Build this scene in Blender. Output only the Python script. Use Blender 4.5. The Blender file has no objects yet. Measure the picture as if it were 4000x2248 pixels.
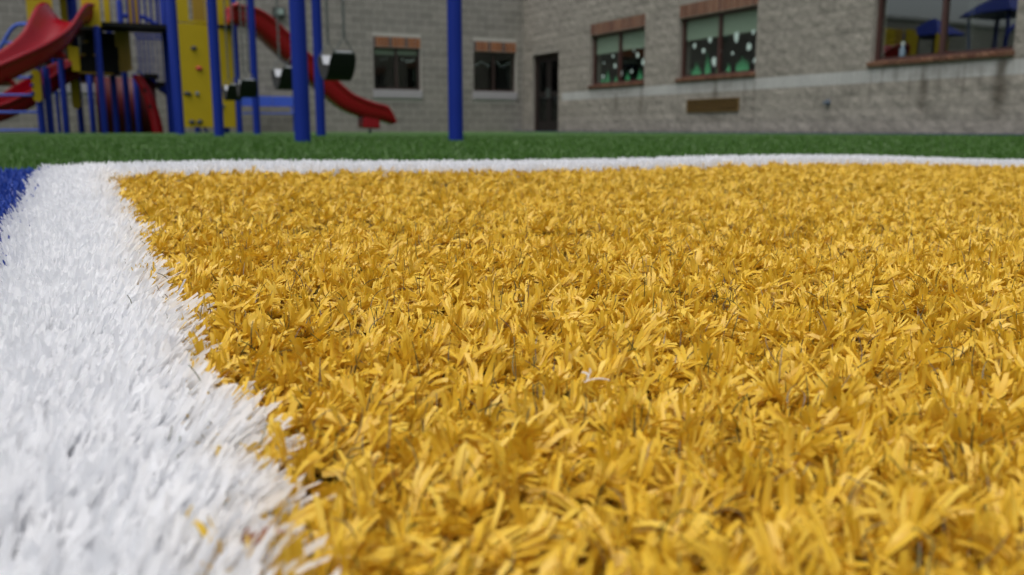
import bpy, math, random
import numpy as np
from mathutils import Vector, Matrix

random.seed(7)
RNG = np.random.default_rng(11)
SC = bpy.context.scene
COL = SC.collection

# ------------------------------------------------------------------ camera, sky, sun, exposure
PITCH = math.radians(10.351)
cam_d = bpy.data.cameras.new('camera')
cam = bpy.data.objects.new('camera', cam_d)
COL.objects.link(cam)
cam.location = (0, 0, .08)
cam.rotation_euler = (math.pi/2 - PITCH, 0, 0)
cam_d.sensor_width = 36
cam_d.lens = 30.6
cam_d.clip_start = .01
cam_d.clip_end = 600
cam_d.dof.use_dof = True
cam_d.dof.focus_distance = .43
cam_d.dof.aperture_fstop = 13.5
SC.camera = cam

SUN_EL, SUN_AZ = math.radians(66), math.radians(-150)     # azimuth from +Y towards +X
world = bpy.data.worlds.new('World')
SC.world = world
world.use_nodes = True
wn = world.node_tree
bg = wn.nodes['Background']
sky = wn.nodes.new('ShaderNodeTexSky')
sky.sky_type = 'NISHITA'
sky.sun_disc = False
sky.sun_elevation = SUN_EL
sky.sun_rotation = SUN_AZ
sky.air_density = 1.0
sky.dust_density = 6.0
sky.ozone_density = 1.0
hs = wn.nodes.new('ShaderNodeHueSaturation')              # the cloud cover takes most of the blue out
hs.inputs['Saturation'].default_value = .42
wn.links.new(sky.outputs[0], hs.inputs['Color'])
wn.links.new(hs.outputs[0], bg.inputs['Color'])
bg.inputs['Strength'].default_value = .13

sun_d = bpy.data.lights.new('sun', 'SUN')
sun_d.energy = .8
sun_d.angle = math.radians(60)
sun_d.color = (1, .96, .9)
sun = bpy.data.objects.new('sun', sun_d)
COL.objects.link(sun)
sdir = Vector((math.sin(SUN_AZ)*math.cos(SUN_EL), math.cos(SUN_AZ)*math.cos(SUN_EL), math.sin(SUN_EL)))
sun.rotation_euler = sdir.to_track_quat('Z', 'Y').to_euler()
sun.location = sdir*40

SC.view_settings.view_transform = 'Standard'
SC.view_settings.look = 'None'
SC.view_settings.gamma = 1
SC.view_settings.use_curve_mapping = False
SC.view_settings.exposure = 0.2
SC.cycles.use_denoising = True
SC.cycles.max_bounces = 12
SC.cycles.diffuse_bounces = 9
SC.cycles.transmission_bounces = 12
SC.cycles.transparent_max_bounces = 12

# ------------------------------------------------------------------ layout axes
AZ = math.radians(26)
U = Vector((math.cos(AZ), math.sin(AZ), 0))       # right and away, along the back wall
W = Vector((-math.sin(AZ), math.cos(AZ), 0))      # away, along the right wall and the painted line
CORNER = Vector((.299, 24.6, 0))                  # inner corner of the building
LINE_A = Vector((-.4746, 1.045, 0))               # inner corner of the white turf line

# ------------------------------------------------------------------ helpers
WLOC = {}

def tag(o, label=None, cat=None, group=None, kind=None):
    if label: o['label'] = label
    if cat: o['category'] = cat
    if group: o['group'] = group
    if kind: o['kind'] = kind
    return o

def empty(name, loc, label=None, cat=None, group=None):
    o = bpy.data.objects.new(name, None)
    o.empty_display_size = .2
    COL.objects.link(o)
    o.location = loc
    WLOC[o.name] = Vector(loc)
    return tag(o, label, cat, group)

class MB:
    """collects boxes, tubes and sheets in world coordinates"""
    def __init__(s): s.v = []; s.f = []; s.smooth = []
    def add(s, vs, fs, smooth=False):
        n = len(s.v)
        s.v += [Vector(v) for v in vs]
        s.f += [[i+n for i in f] for f in fs]
        s.smooth += [smooth]*len(fs)
    def box(s, c, sx, sy, sz, ax=None, ay=None, az=None):
        c = Vector(c); ax = Vector(ax or (1, 0, 0)); ay = Vector(ay or (0, 1, 0)); az = Vector(az or (0, 0, 1))
        vs = [c+ax*(x*sx/2)+ay*(y*sy/2)+az*(z*sz/2) for z in (-1, 1) for y in (-1, 1) for x in (-1, 1)]
        s.add(vs, [(0, 2, 3, 1), (4, 5, 7, 6), (0, 1, 5, 4), (1, 3, 7, 5), (3, 2, 6, 7), (2, 0, 4, 6)])
    def tube(s, pts, r, n=10, caps=True):
        pts = [Vector(p) for p in pts]
        rings = []
        prev = None
        for i, p in enumerate(pts):
            t = (pts[min(i+1, len(pts)-1)]-pts[max(i-1, 0)]).normalized()
            if prev is None:
                a = t.cross(Vector((0, 0, 1)))
                if a.length < .1: a = t.cross(Vector((1, 0, 0)))
            else:
                a = prev - t*prev.dot(t)
            a.normalize(); prev = a
            b = t.cross(a)
            rr = r[i] if isinstance(r, (list, tuple)) else r
            rings.append([p+(a*math.cos(k*2*math.pi/n)+b*math.sin(k*2*math.pi/n))*rr for k in range(n)])
        vs = [v for q in rings for v in q]
        fs = [(i*n+k, i*n+(k+1) % n, (i+1)*n+(k+1) % n, (i+1)*n+k) for i in range(len(pts)-1) for k in range(n)]
        s.add(vs, fs, True)
        if caps:
            s.add(rings[0], [list(range(n))[::-1]]); s.add(rings[-1], [list(range(n))])
    def loft(s, rings, closed=True, caps=True, smooth=True):
        n = len(rings[0]); m = n if closed else n-1
        vs = [v for q in rings for v in q]
        fs = [(i*n+k, i*n+(k+1) % n, (i+1)*n+(k+1) % n, (i+1)*n+k) for i in range(len(rings)-1) for k in range(m)]
        s.add(vs, fs, smooth)
        if caps:
            s.add(rings[0], [list(range(n))[::-1]]); s.add(rings[-1], [list(range(n))])
    def build(s, name, mat, parent=None, bevel=0, at=None):
        c = Vector(at) if at is not None else sum(s.v, Vector())/len(s.v)
        me = bpy.data.meshes.new(name)
        me.from_pydata([v-c for v in s.v], [], s.f)
        me.polygons.foreach_set('use_smooth', s.smooth)
        me.materials.append(mat)
        o = bpy.data.objects.new(name, me)
        COL.objects.link(o)
        base = Vector()
        if parent is not None:
            o.parent = parent; base = WLOC[parent.name]
        o.location = c-base
        WLOC[o.name] = c
        if bevel:
            b = o.modifiers.new('bevel', 'BEVEL'); b.width = bevel; b.segments = 2; b.limit_method = 'ANGLE'
        return o

def copy_tree(o, parent=None):
    c = o.copy(); COL.objects.link(c)
    if parent is not None: c.parent = parent
    for ch in list(o.children): copy_tree(ch, c)
    return c

# ------------------------------------------------------------------ materials
def new_mat(name):
    m = bpy.data.materials.new(name); m.use_nodes = True
    nt = m.node_tree
    return m, nt, nt.nodes['Principled BSDF'], nt.nodes['Material Output']

def paint(name, col, rough=.45, var=.12, scale=6, bump=0., bscale=60, spec=.5, metal=0.):
    m, nt, p, out = new_mat(name)
    tc = nt.nodes.new('ShaderNodeTexCoord')
    nz = nt.nodes.new('ShaderNodeTexNoise'); nz.inputs['Scale'].default_value = scale; nz.inputs['Detail'].default_value = 5
    nt.links.new(tc.outputs['Object'], nz.inputs['Vector'])
    mx = nt.nodes.new('ShaderNodeMix'); mx.data_type = 'RGBA'
    mx.inputs['A'].default_value = [c*(1-var) for c in col]+[1]
    mx.inputs['B'].default_value = [min(1, c*(1+var)) for c in col]+[1]
    nt.links.new(nz.outputs['Fac'], mx.inputs['Factor'])
    nt.links.new(mx.outputs['Result'], p.inputs['Base Color'])
    p.inputs['Roughness'].default_value = rough
    p.inputs['Specular IOR Level'].default_value = spec
    p.inputs['Metallic'].default_value = metal
    if bump:
        n2 = nt.nodes.new('ShaderNodeTexNoise'); n2.inputs['Scale'].default_value = bscale; n2.inputs['Detail'].default_value = 6
        nt.links.new(tc.outputs['Object'], n2.inputs['Vector'])
        bp = nt.nodes.new('ShaderNodeBump'); bp.inputs['Strength'].default_value = bump; bp.inputs['Distance'].default_value = .02
        nt.links.new(n2.outputs['Fac'], bp.inputs['Height']); nt.links.new(bp.outputs[0], p.inputs['Normal'])
    return m

def masonry(name, cols, rough=.9, bump=.5, bscale=25, spread=1.0, stains=(), noise=.25):
    """per-piece colour picked from cols by the object's and the island's random number; dirt streaks below sills"""
    m, nt, p, out = new_mat(name)
    L = nt.links.new
    oi = nt.nodes.new('ShaderNodeObjectInfo'); ge = nt.nodes.new('ShaderNodeNewGeometry')
    ad = nt.nodes.new('ShaderNodeMath'); ad.operation = 'ADD'
    L(oi.outputs['Random'], ad.inputs[0]); L(ge.outputs['Random Per Island'], ad.inputs[1])
    fr = nt.nodes.new('ShaderNodeMath'); fr.operation = 'FRACT'; L(ad.outputs[0], fr.inputs[0])
    rp = nt.nodes.new('ShaderNodeValToRGB')
    el = rp.color_ramp.elements
    while len(el) < len(cols): el.new(.5)
    for i, c in enumerate(cols):
        el[i].position = i/max(1, len(cols)-1); el[i].color = (*c, 1)
    L(fr.outputs[0], rp.inputs['Fac'])
    nz = nt.nodes.new('ShaderNodeTexNoise'); nz.inputs['Scale'].default_value = 9; nz.inputs['Detail'].default_value = 8
    nz.inputs['Roughness'].default_value = .7
    L(ge.outputs['Position'], nz.inputs['Vector'])
    mr = nt.nodes.new('ShaderNodeMapRange')
    mr.inputs['From Min'].default_value = .3; mr.inputs['From Max'].default_value = .7
    mr.inputs['To Min'].default_value = 1-noise; mr.inputs['To Max'].default_value = 1+noise
    L(nz.outputs['Fac'], mr.inputs['Value'])
    mul = nt.nodes.new('ShaderNodeVectorMath'); mul.operation = 'SCALE'
    L(rp.outputs['Color'], mul.inputs[0]); L(mr.outputs[0], mul.inputs['Scale'])
    col = mul.outputs[0]
    if stains:
        dp = nt.nodes.new('ShaderNodeVectorMath'); dp.operation = 'DOT_PRODUCT'
        L(ge.outputs['Position'], dp.inputs[0]); dp.inputs[1].default_value = tuple(-W)
        sx = nt.nodes.new('ShaderNodeSeparateXYZ'); L(ge.outputs['Position'], sx.inputs[0])
        base_t = -CORNER.dot(W)
        wob = nt.nodes.new('ShaderNodeTexNoise'); wob.inputs['Scale'].default_value = 6
        L(ge.outputs['Position'], wob.inputs['Vector'])
        tot = None
        for (t0, wd, ztop, zbot, amt) in stains:
            a = nt.nodes.new('ShaderNodeMath'); a.operation = 'SUBTRACT'
            L(dp.outputs['Value'], a.inputs[0]); a.inputs[1].default_value = base_t+t0
            b = nt.nodes.new('ShaderNodeMath'); b.operation = 'ABSOLUTE'; L(a.outputs[0], b.inputs[0])
            r1 = nt.nodes.new('ShaderNodeMapRange'); r1.interpolation_type = 'SMOOTHSTEP'
            r1.inputs['From Min'].default_value = wd; r1.inputs['From Max'].default_value = 0
            r1.inputs['To Max'].default_value = amt
            L(b.outputs[0], r1.inputs['Value'])
            r2 = nt.nodes.new('ShaderNodeMapRange'); r2.interpolation_type = 'SMOOTHSTEP'
            r2.inputs['From Min'].default_value = zbot; r2.inputs['From Max'].default_value = zbot+.5*(ztop-zbot)
            L(sx.outputs['Z'], r2.inputs['Value'])
            r3 = nt.nodes.new('ShaderNodeMath'); r3.operation = 'LESS_THAN'; r3.inputs[1].default_value = ztop
            L(sx.outputs['Z'], r3.inputs[0])
            c1 = nt.nodes.new('ShaderNodeMath'); c1.operation = 'MULTIPLY'; L(r1.outputs[0], c1.inputs[0]); L(r2.outputs[0], c1.inputs[1])
            c2 = nt.nodes.new('ShaderNodeMath'); c2.operation = 'MULTIPLY'; L(c1.outputs[0], c2.inputs[0]); L(r3.outputs[0], c2.inputs[1])
            c3 = nt.nodes.new('ShaderNodeMath'); c3.operation = 'MULTIPLY'; L(c2.outputs[0], c3.inputs[0])
            c4 = nt.nodes.new('ShaderNodeMapRange'); c4.inputs['From Min'].default_value = .3; c4.inputs['From Max'].default_value = .6
            c4.inputs['To Min'].default_value = .45
            L(wob.outputs['Fac'], c4.inputs['Value']); L(c4.outputs[0], c3.inputs[1])
            if tot is None: tot = c3.outputs[0]
            else:
                mxx = nt.nodes.new('ShaderNodeMath'); mxx.operation = 'MAXIMUM'
                L(tot, mxx.inputs[0]); L(c3.outputs[0], mxx.inputs[1]); tot = mxx.outputs[0]
        mx = nt.nodes.new('ShaderNodeMix'); mx.data_type = 'RGBA'
        mx.inputs['B'].default_value = (.075, .064, .05, 1)
        L(tot, mx.inputs['Factor']); L(col, mx.inputs['A']); col = mx.outputs['Result']
    L(col, p.inputs['Base Color'])
    p.inputs['Roughness'].default_value = rough; p.inputs['Specular IOR Level'].default_value = .25
    n2 = nt.nodes.new('ShaderNodeTexNoise'); n2.inputs['Scale'].default_value = bscale; n2.inputs['Detail'].default_value = 7
    L(ge.outputs['Position'], n2.inputs['Vector'])
    bp = nt.nodes.new('ShaderNodeBump'); bp.inputs['Strength'].default_value = bump; bp.inputs['Distance'].default_value = .02
    L(n2.outputs['Fac'], bp.inputs['Height']); L(bp.outputs[0], p.inputs['Normal'])
    return m

def turf_mat(name, cols, rough=.42, transl=.35, spec=.45):
    """plastic ribbon: each blade its own tint, light shining through"""
    m, nt, p, out = new_mat(name)
    L = nt.links.new
    ge = nt.nodes.new('ShaderNodeNewGeometry')
    rp = nt.nodes.new('ShaderNodeValToRGB')
    el = rp.color_ramp.elements
    while len(el) < len(cols): el.new(.5)
    for i, c in enumerate(cols):
        el[i].position = i/max(1, len(cols)-1); el[i].color = (*c, 1)
    L(ge.outputs['Random Per Island'], rp.inputs['Fac'])
    L(rp.outputs['Color'], p.inputs['Base Color'])
    p.inputs['Roughness'].default_value = rough; p.inputs['Specular IOR Level'].default_value = spec
    tr = nt.nodes.new('ShaderNodeBsdfTranslucent'); L(rp.outputs['Color'], tr.inputs['Color'])
    mx = nt.nodes.new('ShaderNodeMixShader'); mx.inputs['Fac'].default_value = transl
    L(p.outputs[0], mx.inputs[1]); L(tr.outputs[0], mx.inputs[2]); L(mx.outputs[0], out.inputs['Surface'])
    return m

def glass_mat(name, ior=2.9, tint=(.90, .95, .93)):
    m, nt, p, out = new_mat(name)
    nt.nodes.remove(p)
    L = nt.links.new
    t = nt.nodes.new('ShaderNodeBsdfTransparent'); t.inputs['Color'].default_value = (*tint, 1)
    g = nt.nodes.new('ShaderNodeBsdfGlossy'); g.inputs['Roughness'].default_value = .015
    g.inputs['Color'].default_value = (.93, 1, .98, 1)
    f = nt.nodes.new('ShaderNodeFresnel'); f.inputs['IOR'].default_value = ior
    ge = nt.nodes.new('ShaderNodeNewGeometry')
    nz = nt.nodes.new('ShaderNodeTexNoise'); nz.inputs['Scale'].default_value = .9; nz.inputs['Detail'].default_value = 1
    L(ge.outputs['Position'], nz.inputs['Vector'])
    bp = nt.nodes.new('ShaderNodeBump'); bp.inputs['Strength'].default_value = .05; bp.inputs['Distance'].default_value = .05
    L(nz.outputs['Fac'], bp.inputs['Height']); L(bp.outputs[0], g.inputs['Normal'])
    mx = nt.nodes.new('ShaderNodeMixShader')
    fb = nt.nodes.new('ShaderNodeMath'); fb.operation = 'SUBTRACT'; fb.inputs[0].default_value = 1; L(ge.outputs['Backfacing'], fb.inputs[1])
    fm = nt.nodes.new('ShaderNodeMath'); fm.operation = 'MULTIPLY'; L(f.outputs[0], fm.inputs[0]); L(fb.outputs[0], fm.inputs[1])
    L(fm.outputs[0], mx.inputs['Fac']); L(t.outputs[0], mx.inputs[1]); L(g.outputs[0], mx.inputs[2]); L(mx.outputs[0], out.inputs['Surface'])
    return m

STAINS = [(8.25, .16, 1.02, .35, .75), (7.75, .07, 1.02, .6, .5), (9.1, .1, 1.02, .2, .45), (8.7, .06, 1.0, .75, .5),
          (12.95, .14, 1.0, .1, .8), (14.15, .2, 1.0, .05, .9), (12.2, .1, 1.0, .6, .5), (12.45, .05, 1.0, .7, .6), (13.5, .08, 1.0, .6, .45),
          (13.85, .06, 1.0, .5, .5), (11.98, .05, 1.0, .4, .45),
          (4.75, .14, 1.02, .3, .6), (5.75, .12, 1.02, .1, .6), (4.2, .07, 1.02, .65, .45), (5.2, .08, 1.02, .7, .5), (9.35, .06, 1.0, .1, .5),
          (8.1, .5, .4, .1, .35), (13.1, 1.9, 1.0, .72, .42), (8.2, 1.9, 1.0, .72, .42), (4.7, 1.9, 1.0, .72, .42), (12.7, .05, 1.0, .3, .5), (13.2, .09, 1.0, .5, .5), (13.6, .04, 1.0, .35, .55)]
M = dict(
    block=masonry('split_face_block', [(.195, .182, .158), (.255, .237, .207), (.222, .206, .18), (.272, .252, .222), (.207, .192, .168)], stains=STAINS, bump=.7, bscale=18, noise=.3),
    block_back=masonry('grey_block', [(.175, .168, .151), (.215, .206, .185), (.19, .182, .165), (.235, .224, .201)], bump=.4, bscale=30, noise=.14),
    mortar_right=masonry('rough_mortar', [(.24, .225, .2), (.24, .225, .2)], noise=.2, stains=STAINS),
    mortar=masonry('mortar', [(.37, .36, .33), (.37, .36, .33)], noise=.1, stains=STAINS),
    band=masonry('pale_ribbed_block', [(.35, .357, .352), (.40, .405, .40), (.375, .38, .375)], stains=STAINS, bump=.25, noise=.08),
    brick_orange=masonry('orange_brick', [(.215, .078, .028), (.255, .10, .038), (.185, .066, .028), (.23, .088, .032)], bump=.25, noise=.14),
    brick_brown=masonry('brown_brick', [(.125, .055, .034), (.18, .088, .054), (.10, .045, .033), (.15, .077, .05), (.20, .105, .066)], bump=.25, noise=.16),
    brick_dark=masonry('dark_brick', [(.07, .055, .055), (.09, .06, .05)], bump=.25, noise=.14),
    sill=paint('concrete_sill', (.29, .285, .30), .8, .1, 8, .2),
    bronze=paint('bronze_frame', (.035, .022, .019), .4, .15, 5),
    red_frame=paint('reddish_bronze_frame', (.06, .026, .022), .4, .15, 5),
    door=paint('dark_bronze_door', (.016, .013, .012), .6, .15, 4, spec=.2),
    glass=glass_mat('window_glass'),
    glass_back=glass_mat('back_window_glass', 1.75),
    glass_mid=glass_mat('classroom_window_glass', 1.95),
    glass_dark=glass_mat('door_glass', 1.5, (.3, .34, .33)),
    blind=paint('green_grey_blind', (.27, .31, .25), .85, .06, 3),
    white_paper=paint('white_paper', (.86, .88, .9), .9, .04, 30),
    green_paper=paint('green_paper', (.1, .42, .2), .9, .12, 20),
    room=paint('classroom_wall', (.06, .058, .055), .9, .1, 1),
    louvre=paint('gold_brown_louvre', (.115, .068, .018), .55, .15, 8),
    blue=paint('blue_powder_coat', (.006, .021, .20), .5, .1, 3, .04, 90, .14),
    blue_light=paint('blue_coated_mesh', (.045, .10, .46), .6, .1, 5, .15, 150, .3),
    yellow=paint('yellow_panel', (.43, .31, .011), .6, .07, 4, .05, 120, .2),
    yellow_dark=paint('ochre_panel', (.30, .18, .008), .6, .07, 4),
    red=paint('red_moulded_plastic', (.215, .002, .008), .26, .1, 4, .03, 60, .38),
    red_shaded=paint('shaded_red_plastic', (.10, .002, .006), .5, .1, 4),  # the red plastic with shade put into its colour
    black=paint('black_coated_deck', (.006, .006, .0065), .7, .2, 10, spec=.2),
    rubber=paint('black_rubber', (.011, .0125, .012), .65, .2, 9, spec=.25),
    grey_rubber=paint('pale_insert', (.42, .44, .47), .5, .1, 9),
    steel=paint('galvanised_chain', (.09, .105, .10), .5, .15, 30, metal=.3),
    hold_dark=paint('dark_grip', (.02, .028, .045), .6, .2, 12),
    hold_red=paint('red_grip', (.4, .04, .03), .6, .1, 12),
    lamp_lens=paint('lamp_lens', (.25, .33, .30), .25, .1, 12),
    lamp_body=paint('lamp_housing', (.03, .037, .034), .5, .1, 12),
    slate=paint('slate_pipe', (.1, .13, .17), .6, .1, 12),
    edging=paint('blue_rubber_edging', (.035, .05, .12), .8, .25, 8, .3, 60),
    infill=paint('brown_infill', (.075, .055, .018), .95, .5, 160, .6, 400),
    infill_white=paint('pale_infill', (.72, .72, .73), .95, .15, 160, .5, 400),
    green_base=paint('green_turf_backing', (.034, .10, .012), .9, .35, 45, .7, 260),
    roof=paint('roof_membrane', (.3, .3, .3), .9, .1, 1),
    bottle_blue=paint('pale_blue_plastic', (.35, .45, .62), .4, .1, 20),
    orange_leaf=paint('orange_fleck', (.26, .07, .012), .7, .2, 60),
)
T = dict(
    yellow=turf_mat('yellow_turf_fibre', [(.715, .45, .026), (.765, .515, .043), (.65, .395, .02), (.80, .57, .078), (.735, .48, .033)], transl=.22, spec=.5),
    white=turf_mat('white_turf_fibre', [(.91, .92, .935), (.93, .935, .945), (.90, .905, .915), (.92, .925, .94)], transl=.6, spec=.25),
    blue=turf_mat('blue_turf_fibre', [(.02, .055, .33), (.03, .08, .42), (.015, .045, .28)], transl=.2),
    green=turf_mat('green_turf_fibre', [(.046, .128, .013), (.064, .16, .018), (.037, .105, .011), (.08, .18, .032)], transl=.25),
    thread=turf_mat('olive_thread', [(.075, .085, .022), (.11, .115, .03), (.06, .075, .02), (.26, .18, .13), (.10, .10, .03), (.30, .22, .17)], transl=.1),
)

# ------------------------------------------------------------------ ground shape (height of the fibre tips; the turf swells a little under the painted lines)
CP = np.array([
    (0, .15, -.004), (-.25, .25, .001), (.35, .4, .001), (-.4746, 1.045, .030), (0, 1.276, .0235), (.484, 1.512, .0245), (.78, 1.66, .0175), (1.05, 1.787, .007), (-.54, 1.18, .033), (-.066, 1.411, .0285), (.418, 1.647, .0295), (.714, 1.795, .0245), (.984, 1.922, .013),
    (-.62, .62, .011), (.0, .75, .011), (.5, .9, .007), (-.75, 1.05, .026), (1.5, 2.0, .006), (1.2, 1.0, -.003), (-1.1, .8, .015),
    (-.3, 2.3, .002), (.4, 2.7, .001), (1.3, 2.9, 0), (-1.3, 2.0, .005), (0, 3.6, 0), (-2, 3.6, 0), (2, 3.6, 0), (-2.2, 1, .004), (2.4, 1.5, 0),
    (0, -.6, -.004), (-1, -.4, 0), (1, -.4, 0), (-2, -.5, 0), (2.2, -.2, 0), (-3.2, 2, 0), (3.4, 2.5, 0)])
def _k(d): return d**3
_d = np.sqrt(((CP[:, None, :2]-CP[None, :, :2])**2).sum(-1))
_n = len(CP)
_P = np.c_[np.ones(_n), CP[:, :2]]
_A = np.block([[_k(_d), _P], [_P.T, np.zeros((3, 3))]])
_c = np.linalg.solve(_A, np.r_[CP[:, 2], 0, 0, 0])
def tip_z(x, y):
    x = np.asarray(x, float); y = np.asarray(y, float)
    d = np.sqrt((x[..., None]-CP[:, 0])**2+(y[..., None]-CP[:, 1])**2)
    z = (_k(d)*_c[:_n]).sum(-1)+_c[_n]+_c[_n+1]*x+_c[_n+2]*y
    r = np.sqrt(x**2+(y-1.2)**2)
    m = np.clip((2.9-r)/1.0, 0, 1); m = m*m*(3-2*m)
    return np.clip(z, -.01, .035)*m

def sstep(a, b, x):
    t = np.clip((x-a)/(b-a), 0, 1); return t*t*(3-2*t)

def sheet(name, xs, ys, zf, mat, mask=None):
    X, Y = np.meshgrid(xs, ys)
    Z = zf(X, Y)
    nx, ny = len(xs), len(ys)
    v = np.c_[X.ravel(), Y.ravel(), Z.ravel()]
    i = np.arange(nx*ny).reshape(ny, nx)
    q = np.stack([i[:-1, :-1], i[:-1, 1:], i[1:, 1:], i[1:, :-1]], -1).reshape(-1, 4)
    if mask is not None:
        cx = v[q][:, :, :2].mean(1)
        q = q[mask(cx[:, 0], cx[:, 1])]
    return np_mesh(name, v, q, mat)

def np_mesh(name, v, q, mat, smooth=True):
    me = bpy.data.meshes.new(name)
    k = q.shape[1]
    me.vertices.add(len(v)); me.vertices.foreach_set('co', np.ascontiguousarray(v, np.float32).ravel())
    me.loops.add(q.size); me.loops.foreach_set('vertex_index', np.ascontiguousarray(q, np.int32).ravel())
    me.polygons.add(len(q)); me.polygons.foreach_set('loop_start', np.arange(0, q.size, k, dtype=np.int32))
    me.polygons.foreach_set('use_smooth', np.full(len(q), smooth))
    me.materials.append(mat)
    me.update(calc_edges=True)
    o = bpy.data.objects.new(name, me); COL.objects.link(o)
    WLOC[o.name] = Vector()
    return o

def line_ab(x, y):
    dx, dy = x-LINE_A.x, y-LINE_A.y
    return dx*U.x+dy*U.y, dx*W.x+dy*W.y
LW, FW = .076, .108       # widths of the left and the far line

xs = np.unique(np.r_[-300, -120, -60, -30, np.arange(-16, -3.2, 1.6), np.arange(-3.2, 3.21, .08), np.arange(4.8, 17, 1.6), 30, 60, 120, 300])
ys = np.unique(np.r_[-300, -120, -60, -30, -12, -6, -3, np.arange(-1.6, 4.01, .08), np.arange(4.5, 30, 1.5), 45, 80, 150, 300])
def ground_z(X, Y):
    r = np.sqrt(X**2+Y**2)
    return tip_z(X, Y)-.02+.016*sstep(4, 9, r)
g = sheet('ground', xs, ys, ground_z, M['green_base'])
tag(g, 'green artificial turf ground running up to the school walls', 'ground', kind='structure')
def yel(x, y):
    a, b = line_ab(x, y); return (a > -.012) & (b < .012)
def whi(x, y):
    a, b = line_ab(x, y)
    return ((a > -LW-.01) & (a <= -.012) & (b < FW+.01)) | ((a > -.012) & (b >= .012) & (b < FW+.01))
fx, fy = np.arange(-1.6, 2.4, .02), np.arange(-1.2, 2.6, .02)
o = sheet('infill', fx, fy, lambda X, Y: tip_z(X, Y)-.0155, M['infill'], yel)
tag(o, 'brown infill glimpsed between the yellow turf fibres', 'infill', kind='structure')
o = sheet('pale_infill', fx, fy, lambda X, Y: tip_z(X, Y)-.0155, M['infill_white'], whi)
tag(o, 'pale backing under the white turf lines', 'infill', kind='structure')

# ------------------------------------------------------------------ turf fibres
def ribbons(root, phi, th0, kap, L, w, tau0, tau1, dphi, S, cols=1, fold=.15, taper=.25):
    n = len(root)
    P = np.empty((n, S+1, 3)); P[:, 0] = root
    T_ = np.empty((n, S+1, 3))
    for i in range(S+1):
        s = i/S
        th = th0+kap*s; ph = phi+dphi*s
        t = np.stack([np.sin(th)*np.cos(ph), np.sin(th)*np.sin(ph), np.cos(th)], -1)
        T_[:, i] = t
        if i: P[:, i] = P[:, i-1]+(L/S)[:, None]*(T_[:, i-1]+t)/2
    V = []
    for i in range(S+1):
        s = i/S
        ph = phi+dphi*s
        B = np.stack([-np.sin(ph), np.cos(ph), np.zeros(n)], -1)
        N = np.cross(T_[:, i], B)
        ta = tau0+tau1*s
        Wd = B*np.cos(ta)[:, None]+N*np.sin(ta)[:, None]
        Nd = np.cross(T_[:, i], Wd)
        ww = (w*(1-taper*s**3)*(.8+.2*min(1, 3*s)))[:, None]/2
        if i == S: P[:, i] += 0; cut = T_[:, i]*(w*RNG.uniform(-.7, .7, n))[:, None]
        else: cut = 0
        if cols == 1: V += [P[:, i]-Wd*ww-cut, P[:, i]+Wd*ww+cut]
        else: V += [P[:, i]-Wd*ww-cut, P[:, i]+Nd*ww*2*fold, P[:, i]+Wd*ww+cut]
    c = cols+1
    V = np.stack(V, 1)                                   # n, (S+1)*c, 3
    base = np.arange(n)[:, None, None]*((S+1)*c)
    q = np.array([[i*c+j, i*c+j+1, (i+1)*c+j+1, (i+1)*c+j] for i in range(S) for j in range(cols)])
    return V.reshape(-1, 3), (base+q[None]).reshape(-1, 4)

class Turf:
    def __init__(s): s.v = []; s.q = []; s.n = 0
    def add(s, v, q): s.v.append(v); s.q.append(q+s.n); s.n += len(v)
    def build(s, name, mat): return np_mesh(name, np.concatenate(s.v), np.concatenate(s.q), mat)

def jgrid(x0, x1, y0, y1, g, jit=.45):
    X, Y = np.meshgrid(np.arange(x0, x1, g), np.arange(y0, y1, g))
    X = X.ravel()+RNG.uniform(-jit, jit, X.size)*g; Y = Y.ravel()+RNG.uniform(-jit, jit, Y.size)*g
    return X, Y

def wave(x, y, f, seed):
    """smooth random field in about -1..1"""
    r = np.random.default_rng(seed); z = 0
    for k in range(5):
        a = r.uniform(0, 2*math.pi); ff = f*r.uniform(.6, 1.6)
        z = z+np.sin((x*math.cos(a)+y*math.sin(a))*ff+r.uniform(0, 6.28))
    return z/3.2

def wedge(x, y, m=.05): return (np.abs(x) < .60*y+m) & (y > .06)
BANDS = [(-1, .40, .0064, 12, 4, 2, 1.0), (.40, .72, .0074, 11, 4, 1, 1.0), (.72, 2.6, .0094, 8, 3, 1, 1.1)]

WBANDS = [(-1, .42, .0070, 26, 4, 1, 1.0), (.42, .76, .0076, 17, 3, 1, 1.0), (.76, 2.6, .0092, 13, 3, 1, 1.1)]
YBANDS = [(-1, .25, .0062, 25, 4, 2, 1.0), (.25, .36, .0060, 20, 4, 1, 1.0), (.36, .62, .0061, 15, 4, 1, 1.0), (.62, 1.0, .0066, 10, 3, 1, 1.0), (1.0, 2.6, .0078, 10, 2, 1, 1.15)]   # yellow: tufts of bundled blades

def fibre_zone(turf, inside, style, bands=None):
    for (d0, d1, g, nb, S, cols, wf) in (bands or BANDS)+[('out', None, .026, 5, 2, 1, 2.8)]:
        if d0 == 'out':
            x, y = jgrid(-1.1, 1.7, -.3, 2.3, g)
            k = inside(x, y) & ~wedge(x, y) & (x**2+y**2 > .05**2)
        else:
            x, y = jgrid(-1.3, 1.7, max(d0, .02), min(d1, 2.3), g)
            k = inside(x, y) & wedge(x, y)
        x, y = x[k], y[k]
        if not len(x): continue
        style(turf, x, y, nb, S, cols, wf)

def rep(a, nb): return np.repeat(a, nb)

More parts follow.
